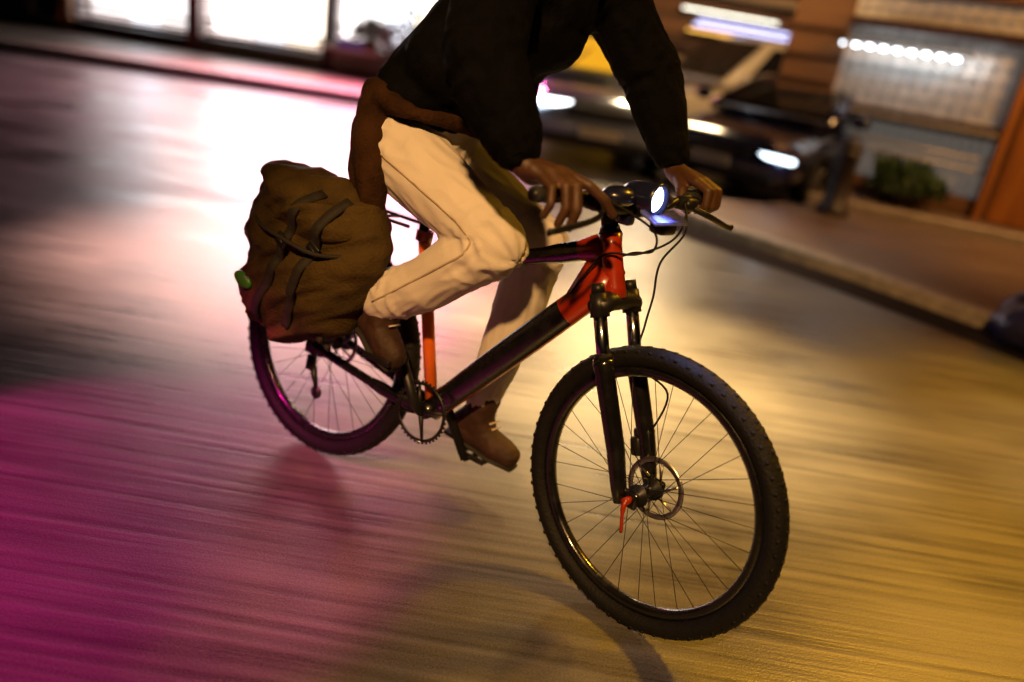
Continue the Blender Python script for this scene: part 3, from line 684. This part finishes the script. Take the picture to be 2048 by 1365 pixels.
# headlight
hd = empty('headlight'); hd.parent = bike
bm = bmesh.new()
hc = V(BX+.045, -.035, BZ+.012)
prof = [(-.070, .0), (-.070, .015), (-.05, .028), (-.01, .034), (.018, .035), (.030, .037), (.030, .031), (.014, .029), (.014, 0)]
lathe(bm, prof, hc, 'X', 28, False)
sphere(bm, hc+V(-.045, -.05, -.008), (.038, .05, .024)); sphere(bm, hc+V(-.03, .07, -.008), (.036, .06, .024))
box(bm, hc+V(-.05, 0, -.05), (.04, .03, .05), bevel=.008)
sadd('lamp_housing', bm, M['lampbody'], hd)
bm = bmesh.new(); lathe(bm, [(.015, 0.0), (.015, .0285), (.018, .028), (.025, .018), (.027, .0)], hc, 'X', 28, False); sadd('lens', bm, M['lens'], hd)
bm = bmesh.new(); pc = hc+V(.03, .035, -.040); rot = Matrix.Rotation(R(22), 3, 'Y')
box(bm, pc, (.052, .135, .006), rot, .002)
for k in range(9): tube(bm, [pc+rot@V(-.022+k*.0055, -.064, .0045), pc+rot@V(-.022+k*.0055, .064, .0045)], .0018, 6)
sadd('ribbed_panel', bm, M['panel'], hd)
bm = bmesh.new(); box(bm, pc+V(-.01, .02, -.022), (.045, .06, .036), bevel=.01); tube(bm, [pc+V(-.02, .02, -.02), V(BX, .0, BZ-.02)], .010, 10); sadd('mount', bm, M['matte'], hd)

hl_ = bpy.data.lights.new('headlight_beam', 'SPOT'); hl_.energy = 14; hl_.color = (0.30, 0.42, 1.0); hl_.spot_size = R(120); hl_.spot_blend = 1; hl_.shadow_soft_size = .03
hb = bpy.data.objects.new('headlight_beam', hl_); col.objects.link(hb)
hq = BIKE @ S(hc+V(.045, 0, 0)); ht = BIKE @ S(hc+V(1.0, .0, -.75))
hb.location = hq; hb.rotation_euler = (ht-hq).to_track_quat('-Z', 'Y').to_euler()
# drivetrain
cd = V(-.45, 0, .89).normalized(); ld = V(.54, 0, -.84).normalized()
crank = empty('crankset'); crank.parent = bike
bm = bmesh.new()
lathe(bm, [(-.052, .078), (-.052, .087), (-.048, .087), (-.048, .078)], BB, 'Y', 40)
for k in range(40):
    a = 2*math.pi*k/40; box(bm, BB+V(.089*math.cos(a), -.05, .089*math.sin(a)), (.006, .003, .006), Matrix.Rotation(-a, 3, 'Y'))
for k in range(4):
    a = 2*math.pi*k/4+.3; tube(bm, [BB+V(0, -.05, 0), BB+V(.08*math.cos(a), -.05, .08*math.sin(a))], (.008, .004), 8)
link('chainring', bm, M['matte'], crank)
for s, d in ((-1, cd), (1, ld)):
    e = BB+V(0, s*.085, 0)+d*.17
    bm = bmesh.new(); tube(bm, [BB+V(0, s*.045, 0), BB+V(0, s*.07, 0)+d*.02, e], [(.016, .016), (.015, .010), (.012, .008)], 12); link('crank_arm', bm, M['matte'], crank)
    bm = bmesh.new(); tube(bm, [e, e+V(0, s*.1, 0)], .007, 10)
    for dy in (.03, .105): box(bm, e+V(0, s*dy, 0), (.095, .008, .018), bevel=.003)
    for dx in (-.042, 0, .042): box(bm, e+V(dx, s*.067, 0), (.010, .075, .016), bevel=.003)
    link('pedal', bm, M['matte'], crank)
bm = bmesh.new(); loop = []
a0, b0 = BB+V(0, -.05, 0), V(0, -.045, WR)
for k in range(13): a = -math.pi/2+math.pi*k/12; loop.append(a0+V(.087*math.cos(a), 0, .087*math.sin(a)))
for k in range(1, 12): loop.append((a0+V(0, 0, .087)).lerp(b0+V(0, 0, .036), k/12))
for k in range(13): a = math.pi/2+math.pi*k/12; loop.append(b0+V(.036*math.cos(a), 0, .036*math.sin(a)))
for k in range(1, 13): loop.append((b0-V(0, 0, .036)).lerp(a0-V(0, 0, .087), k/12))
tube(bm, loop, (.004, .003), 6)
link('chain', bm, M['steel'], bike)
bm = bmesh.new(); box(bm, (.0, -.06, WR-.06), (.03, .02, .05), bevel=.006); tube(bm, [(.005, -.055, WR-.07), (.03, -.05, WR-.145)], (.012, .006), 10)
lathe(bm, [(-.053, .0), (-.053, .02), (-.047, .02), (-.047, 0)], (.03, 0, WR-.15), 'Y', 18, False); link('rear_derailleur', bm, M['matte'], bike)
# rear rack
bm = bmesh.new()
for s in (-1, 1):
    tube(bm, [(.27, s*.05, .80), (-.26, s*.06, .80)], .005, 8)
    for x in (.02, -.16): tube(bm, [(x, s*.06, .80), (.0, s*.075, WR+.03)], .0045, 8)
for x in (.15, .02, -.12, -.25): tube(bm, [(x, -.06, .80), (x, .06, .80)], .0045, 8)
link('rear_rack', bm, M['matte'], bike)

# ---------------------------------------------------------------- bag over the rear wheel
bag = bpy.data.objects.new('pannier_bag', None); col.objects.link(bag); bag.matrix_world = BIKE @ Matrix.Translation((.05, -.012, 0)) @ Matrix.Diagonal((1.04, 1.0, 1.04, 1)) @ Matrix.Translation((0, 0, -.02))
tag(bag, 'bulging olive brown bag slung beside the rear wheel behind the rider', 'bag')
bm = bmesh.new()
rt_ = Matrix.Rotation(R(14), 3, 'Y')
sphere(bm, (.02, -.19, .665), (.225, .115, .205), rt_, 20, 14); sphere(bm, (-.04, -.19, .575), (.17, .11, .18), rt_); sphere(bm, (.11, -.19, .735), (.17, .105, .15), rt_)
sphere(bm, (-.01, -.2, .72), (.19, .12, .15), rt_); sphere(bm, (.05, -.18, .57), (.16, .1, .14), rt_)
def bagfold(c):
    a = c.z*.88-c.x*.47; b = c.x*.88+c.z*.47           # folds slant up towards the saddle
    n1 = noise.noise(V(a*17, b*2.6, c.y*4)); n2 = noise.noise(V(a*38, b*5, c.y*7+3))
    return .016*(max(-.2, 1-abs(n1)*2.6)-.5)+.005*(1-abs(n2)*2.2)-.004
bagb = merged('bag_body', bm, 0.009, M['bag'], bag, 8, bagfold)
bm = bmesh.new(); sphere(bm, (.03, -.2, .81), (.19, .125, .065), rt_); sphere(bm, (.09, -.22, .78), (.15, .115, .07), rt_); sphere(bm, (.03, -.245, .765), (.165, .075, .05), rt_)
fl = merged('flap', bm, 0.009, M['bag'], bag, 5, bagfold)
bm = bmesh.new(); tube(bm, spline([(-.14, -.24, .79), (-.06, -.315, .735), (.05, -.325, .715), (.15, -.30, .70), (.22, -.24, .715)], 7), .0055, 8); link('piping', bm, M['bagdark'], fl)
skins = [BVHTree.FromPolygons([v.co[:] for v in o.data.vertices], [p.vertices[:] for p in o.data.polygons]) for o in (bagb, fl)]
def outer(x, z):
    ys = [h[0].y for h in (b.ray_cast(V(x, -1, z), V(0, 1, 0)) for b in skins) if h[0]]
    return min(ys) if ys else -.2
for k, (x0, x1) in enumerate(((.10, -.06), (.18, .03))):
    bm = bmesh.new(); pts = []
    for i in range(15):
        t = i/14; x = x0+(x1-x0)*t; z = .84-.37*t; pts.append((x, outer(x, z)-.003, z))
    ribbon(bm, spline(pts, 3), .013, .005); st_p = link('strap', bm, M['bagdark'], bag)
    bm = bmesh.new(); q = V(pts[5]); box(bm, q+V(0, -.008, 0), (.042, .010, .030), Matrix.Rotation(.5, 3, 'Y'), .004); box(bm, q+V(0, -.014, 0), (.026, .008, .010), Matrix.Rotation(.5, 3, 'Y'), .003); link('buckle', bm, M['matte'], st_p)
bm = bmesh.new(); sphere(bm, (-.105, outer(-.105, .56)-.002, .56), (.036, .012, .020), rt_); link('reflective_patch', bm, M['reflect'], bag)
for k, (x, z, dx, L) in enumerate(((.06, .46, -.10, .14), (.09, .43, -.09, .15), (.12, .42, -.12, .12), (.01, .43, -.05, .15))):
    bm = bmesh.new(); pts = spline([(x+.05, -.22, z+.04), (x, -.235, z-.02), (x+dx*.6, -.235, z-L*.6), (x+dx, -.225, z-L)], 5)
    tube(bm, pts, (.004, .013), 8); link('loose_strap', bm, M['bagdark'], bag)

# ---------------------------------------------------------------- rider
J = dict(pel=V(.215, 0, 1.02), hipR=V(.225, -.095, 1.0), hipL=V(.225, .095, 1.0), kneeR=V(.615, -.14, .85), ankR=V(.325, -.14, .612), kneeL=V(.585, .135, .835), ankL=V(.505, .145, .29),
         shR=V(.50, -.19, 1.47), shL=V(.56, .19, 1.52), elR=V(.625, -.345, 1.24), elL=V(.695, .30, 1.335), wrR=V(.772, -.332, 1.06), wrL=V(.825, .335, 1.105), neck=V(.56, 0, 1.56), head=V(.66, .0, 1.71))
bm = bmesh.new()
# trunk
chain(bm, [(J['pel'], .125), (V(.28, 0, 1.14), .115), (V(.36, 0, 1.27), .118), (V(.46, 0, 1.40), .125), (V(.52, 0, 1.47), .10)])
sphere(bm, (.235, 0, 1.02), (.12, .155, .11)); sphere(bm, (.46, 0, 1.38), (.12, .165, .13), Matrix.Rotation(R(35), 3, 'Y'))
chain(bm, [(J['shR'], .06), (V(.53, 0, 1.52), .07), (J['shL'], .06)])
chain(bm, [(V(.53, 0, 1.52), .062), (J['neck'], .056), (V(.60, 0, 1.63), .055)])
# head and face, looking ahead over the bar
hr = Matrix.Rotation(R(8), 3, 'Y')
sphere(bm, J['head'], (.098, .077, .112), hr); sphere(bm, J['head']+V(.035, 0, -.055), (.065, .058, .065), hr)
sphere(bm, J['head']+V(.055, 0, -.098), (.035, .034, .025), hr)
chain(bm, [(J['head']+V(.088, 0, .012), .011), (J['head']+V(.112, 0, -.028), .015)]); sphere(bm, J['head']+V(.104, 0, -.036), (.014, .02, .011))
for s in (-1, 1):
    sphere(bm, J['head']+V(.082, s*.033, .005), (.016, .02, .010)); sphere(bm, J['head']+V(-.005, s*.079, -.012), (.02, .010, .033))
    chain(bm, [(J['head']+V(.09, s*.012, .027), .010), (J['head']+V(.078, s*.05, .025), .009)])
chain(bm, [(J['head']+V(.088, -.022, -.068), .009), (J['head']+V(.098, 0, -.066), .010), (J['head']+V(.088, .022, -.068), .009)])
chain(bm, [(J['head']+V(.086, -.018, -.080), .008), (J['head']+V(.094, 0, -.080), .010), (J['head']+V(.086, .018, -.080), .008)])
# limbs
for s in ('R', 'L'):
    chain(bm, [(J['hip'+s], .085), (J['hip'+s].lerp(J['knee'+s], .5), .068), (J['knee'+s], .052), (J['knee'+s].lerp(J['ank'+s], .3), .052), (J['ank'+s].lerp(J['knee'+s], .1), .034), (J['ank'+s], .034)])
    chain(bm, [(J['sh'+s], .055), (J['sh'+s].lerp(J['el'+s], .5), .045), (J['el'+s], .038), (J['el'+s].lerp(J['wr'+s], .3), .038), (J['el'+s].lerp(J['wr'+s], .85), .031), (J['wr'+s], .029)])
# feet inside the boots
TOER = V(.385, -.155, .478); HEELR = V(.262, -.14, .545); TOEL = V(.625, .16, .205); HEELL = V(.455, .145, .235)
for s, t, h in (('R', TOER, HEELR), ('L', TOEL, HEELL)):
    chain(bm, [(J['ank'+s], .033), (h, .028), (h.lerp(t, .6), .030), (t, .022)])
# hands: steered space, closed on the grips
def hand(s, loose):
    def P(x, y, z): return S((BX-.012+x, s*y, BZ+z))
    wr = J['wrR'] if s < 0 else J['wrL']
    mcp = dict(i=(-.006, .262, .041), m=(-.002, .285, .044), r=(-.006, .308, .041), p=(-.016, .330, .035))
    if loose:      # fingers stretched down over the bar, first finger along the lever
        f = dict(i=[(.045, .246, .030), (.072, .220, .006), (.082, .196, -.022)], m=[(.045, .287, .028), (.062, .292, -.016), (.054, .296, -.056)],
                 r=[(.038, .312, .024), (.052, .316, -.016), (.042, .320, -.050)], p=[(.024, .338, .018), (.034, .344, -.012), (.024, .348, -.038)])
    else:
        f = dict(i=[(.036, .258, .028), (.040, .257, -.010), (.018, .257, -.028)], m=[(.038, .283, .030), (.042, .283, -.012), (.018, .283, -.031)],
                 r=[(.035, .308, .028), (.039, .309, -.011), (.016, .309, -.030)], p=[(.026, .331, .023), (.030, .333, -.010), (.012, .333, -.026)])
    rad = dict(i=(.0142, .0122, .0112, .0096), m=(.0146, .0126, .0114, .0098), r=(.0140, .0122, .0108, .0094), p=(.0126, .0106, .0095, .0082))
    for k in 'imrp':
        a = P(*mcp[k]); pts = [a]+[P(*q) for q in f[k]]
        chain(bm, list(zip(pts, rad[k])), 12)
        base = wr.lerp(a, .12)+(a-wr).cross(V(0, 0, 1)).normalized()*0
        chain(bm, [(wr.lerp(a, .15), .023), (wr.lerp(a, .55), .0195), (a, rad[k][0]*1.08)], 12)
    # palm pad under the metacarpals, thumb from its inner side near the wrist
    pc_ = P(-.045, .298, .026); sphere(bm, wr.lerp(pc_, .8), (.036, .036, .020)); chain(bm, [(wr, .029), (wr.lerp(pc_, .5), .030)])
    cmc = wr.lerp(P(-.03, .265, .02), .45); 
    chain(bm, [(cmc, .020), (P(-.034, .250, .012), .0158), (P(-.016, .232, -.018), .0132), (P(.010, .226, -.028), .0112)], 12)
hand(-1, True); hand(1, False)
rider = merged('person', bm, 0.0042, M['skin'], None, 3)
rider.matrix_world = BIKE
tag(rider, 'cyclist in black jacket and off white trousers riding with both hands on the handlebar', 'person')

# trousers
def fold(scale, amp, stretch=(1, 1, 1), seed=0):
    st_ = V(stretch)
    def f(c):
        q = V(c.x*st_.x, c.y*st_.y, c.z*st_.z)*scale+V(seed, seed*2, 0)
        return amp*(noise.noise(q)+.5*noise.noise(q*2.3))
    return f
bm = bmesh.new()
sphere(bm, (.225, 0, 1.03), (.145, .178, .13)); chain(bm, [(V(.25, 0, 1.10), .135), (J['pel'], .14)])
for s in ('R', 'L'):
    h, k, a = J['hip'+s], J['knee'+s], J['ank'+s]
    sgn = -1 if s == 'R' else 1
    if s == 'R':
        chain(bm, [(h, .112), (h.lerp(k, .5), .097), (k.lerp(h, .12), .080), (k+V(.01, 0, -.005), .073), (k.lerp(a, .25)+V(-.01, 0, -.012), .080), (k.lerp(a, .6)+V(0, 0, -.012), .074), (k.lerp(a, .9)+V(-.01, 0, .0), .068), (a+V(-.015, 0, -.005), .058)], 18)
    else:
        chain(bm, [(h, .110), (h.lerp(k, .5), .094), (k.lerp(h, .12), .078), (k, .072), (k.lerp(a, .3), .076), (k.lerp(a, .65), .066), (a+V(0, 0, .07), .056)], 18)
SEGS = [(J['hipR'], J['kneeR']), (J['kneeR'], J['ankR']), (J['hipL'], J['kneeL']), (J['kneeL'], J['ankL'])]
def limbfold(segs, amp, sc=1.0):
    """creases that run round a bent limb near its joints and along it elsewhere"""
    def f(c):
        best = None
        for (a, b) in segs:
            d = b-a; L = d.length; t = max(0, min(1, (c-a).dot(d)/(L*L))); q = c-(a+d*t)
            if best is None or q.length < best[0]: best = (q.length, t, q, d/L, L)
        _, t, q, d, L = best
        u = d.cross(V(0, 1, 0)).normalized(); w_ = d.cross(u)
        th = math.atan2(q.dot(u), q.dot(w_)); s_ = t*L
        cx, cy = math.cos(th), math.sin(th)
        n1 = noise.noise(V(s_*26*sc, cx*1.1+s_*3, cy*1.1)); n2 = noise.noise(V(s_*7, cx*2.6+s_*5, cy*2.6+4))
        joint = math.exp(-(min(s_, L-s_)/.085)**2)
        r1 = (1-abs(n1)*2.2); r2 = (1-abs(n2)*2.4)
        return amp*(joint*.75*max(-.3, r1)**1 + .30*max(-.3, r2))-amp*.35
    return f
tfold = limbfold(SEGS, .012)
trou = merged('trousers', bm, 0.0062, M['trousers'], rider, 5, tfold)
tb = BVHTree.FromPolygons([v.co[:] for v in trou.data.vertices], [p.vertices[:] for p in trou.data.polygons])
for s, top in (('R', .03), ('L', .20)):
    k, a = J['knee'+s], J['ank'+s]; d = (k-a).normalized(); c0 = a+d*(.012 if s == 'R' else .075)+(V(-.012, 0, -.003) if s == 'R' else V(0, 0, 0))
    u_ = d.cross(V(0, 1, 0)).normalized(); w_ = d.cross(u_); bm = bmesh.new(); pts = []
    for i in range(37):
        an = 2*math.pi*i/36; dr = u_*math.cos(an)+w_*math.sin(an)
        h = tb.ray_cast(c0+dr*.2, -dr)
        pts.append(h[0]+dr*.001 if h[0] else c0+dr*.055)
    tube(bm, pts, (.011, .0035), 8); link('hem', bm, M['trousers'], trou)
pts = []
for i in range(40):
    t = i/39
    kq = J['kneeR']+V(.02, 0, .0); a_, b_ = J['hipR'].lerp(kq, .75), kq.lerp(J['ankR'], .22)
    if t < .4: p = J['hipR'].lerp(a_, t/.4)
    elif t > .6: p = b_.lerp(J['ankR'], (t-.6)/.4)
    else: w1 = (t-.4)/.2; p = a_*(1-w1)**2+kq*2*w1*(1-w1)+b_*w1*w1
    h = tb.ray_cast(V(p.x, -1, p.z), V(0, 1, 0))
    if h[0] and h[0].y > -.34: pts.append(h[0]+V(0, -.0005, 0))
bm = bmesh.new(); ribbon(bm, pts, .0022, .0016); link('side_seam', bm, M['seam'], trou)
# jacket: one shell, sleeves gathered at the cuff
bm = bmesh.new()
chain(bm, [(V(.225, 0, 1.135), .155), (V(.30, 0, 1.22), .16), (V(.40, 0, 1.34), .165), (V(.49, 0, 1.43), .15), (V(.535, 0, 1.50), .115)], 20)
sphere(bm, (.235, 0, 1.125), (.165, .195, .085), Matrix.Rotation(R(-15), 3, 'Y')); sphere(bm, (.33, 0, 1.24), (.155, .20, .14), Matrix.Rotation(R(30), 3, 'Y')); sphere(bm, (.46, 0, 1.40), (.165, .205, .14), Matrix.Rotation(R(40), 3, 'Y'))
sphere(bm, (.50, 0, 1.36), (.13, .16, .11)); sphere(bm, (.40, 0, 1.22), (.12, .17, .12))
chain(bm, [(V(.55, 0, 1.53), .085), (V(.57, 0, 1.585), .078)])
for s in ('R', 'L'):
    sh, el, wr = J['sh'+s], J['el'+s], J['wr'+s]
    sg = -1 if s == 'R' else 1
    up_ = 1.0 if s == 'R' else .92
    chain(bm, [(V(.50, sg*.09, 1.46), .12), (sh, .105*up_), (sh.lerp(el, .5), .094*up_), (el, .086*up_), (el.lerp(wr, .4), .080*up_), (el.lerp(wr, .68), .064*up_), (el.lerp(wr, .76), .050), (el.lerp(wr, .84), .046)], 18)
ASEGS = [(J['shR'], J['elR']), (J['elR'], J['wrR']), (J['shL'], J['elL']), (J['elL'], J['wrL']), (V(.23, 0, 1.1), V(.53, 0, 1.5))]
jac = merged('jacket', bm, 0.0075, M['jacket'], rider, 5, limbfold(ASEGS, .012, .8))
for s in ('R', 'L'):
    el, wr = J['el'+s], J['wr'+s]; p0 = el.lerp(wr, .80); p1 = el.lerp(wr, .93)
    bm = bmesh.new(); tube(bm, [p0.lerp(p1, i/10) for i in range(11)], [(.042+(.0015 if i % 2 else 0), .042+(.0015 if i % 2 else 0)) for i in range(11)], 28); link('cuff', bm, M['jacket'], jac)
# brown jumper knotted round the waist, hanging behind the thigh
bm = bmesh.new()
chain(bm, [(V(.18, -.14, 1.09), .060), (V(.21, -.185, 1.0), .052), (V(.24, -.195, .92), .047), (V(.255, -.195, .85), .034)], 16)
chain(bm, [(V(.14, -.05, 1.08), .070), (V(.165, -.13, 1.03), .064), (V(.19, -.165, .93), .053), (V(.215, -.175, .84), .038)], 16)
chain(bm, [(V(.11, 0, 1.08), .070), (V(.12, .12, 1.04), .065), (V(.2, .19, 1.05), .05)], 16)
chain(bm, [(V(.15, -.12, 1.12), .05), (V(.24, -.185, 1.115), .030), (V(.33, -.180, 1.10), .020), (V(.38, -.10, 1.10), .020), (V(.40, 0, 1.10), .03)], 16)
merged('tied_jumper', bm, 0.008, M['brown'], rider, 4, fold(10, .006, (2, 2, .5), 5))
# hair
bm = bmesh.new(); sphere(bm, J['head']+V(-.018, 0, .028), (.104, .086, .100), hr); merged('hair', bm, .008, M['hair'], rider, 1, fold(60, .006))
for s in (-1, 1):
    bm = bmesh.new(); sphere(bm, J['head']+V(.0905, s*.033, .004), (.0095, .0125, .0065)); link('eye', bm, M['eye'], rider)
# boots
for s, t, h in (('R', TOER, HEELR), ('L', TOEL, HEELL)):
    an = J['ank'+s]
    b_ = empty('boot'); b_.parent = rider
    bm = bmesh.new(); d = (t-h).normalized()
    chain(bm, [(an+(J['knee'+s]-an).normalized()*.06, .049), (an, .047), (h+V(0, 0, .012), .041)], 16); chain(bm, [(an, .046), (h.lerp(t, .45)+V(0, 0, .012), .043), (h.lerp(t, .75), .044), (t, .037)], 16); chain(bm, [(h, .040), (h.lerp(t, .5), .040), (t, .036)], 16)
    merged('upper', bm, .006, M['boot'], b_, 3, fold(30, .003))
    nrm = d.cross(V(0, 1, 0)).normalized(); nrm = nrm if nrm.z > 0 else -nrm
    bm = bmesh.new()
    pts = [h-d*.035-nrm*.036, h.lerp(t, .3)-nrm*.036, h.lerp(t, .75)-nrm*.034, t+d*.03-nrm*.028]
    tube(bm, pts, [(.012, .036), (.011, .034), (.011, .044), (.010, .030)], 14); link('sole', bm, M['sole'], b_)
    bm = bmesh.new()
    for k in range(4):
        c_ = an.lerp(h.lerp(t, .6), .25+.2*k)+nrm*.044+d*.012; tube(bm, [c_+V(0, -.022, 0), c_+V(0, .022, 0)], .0028, 6)
    link('lace', bm, M['tape'], b_)
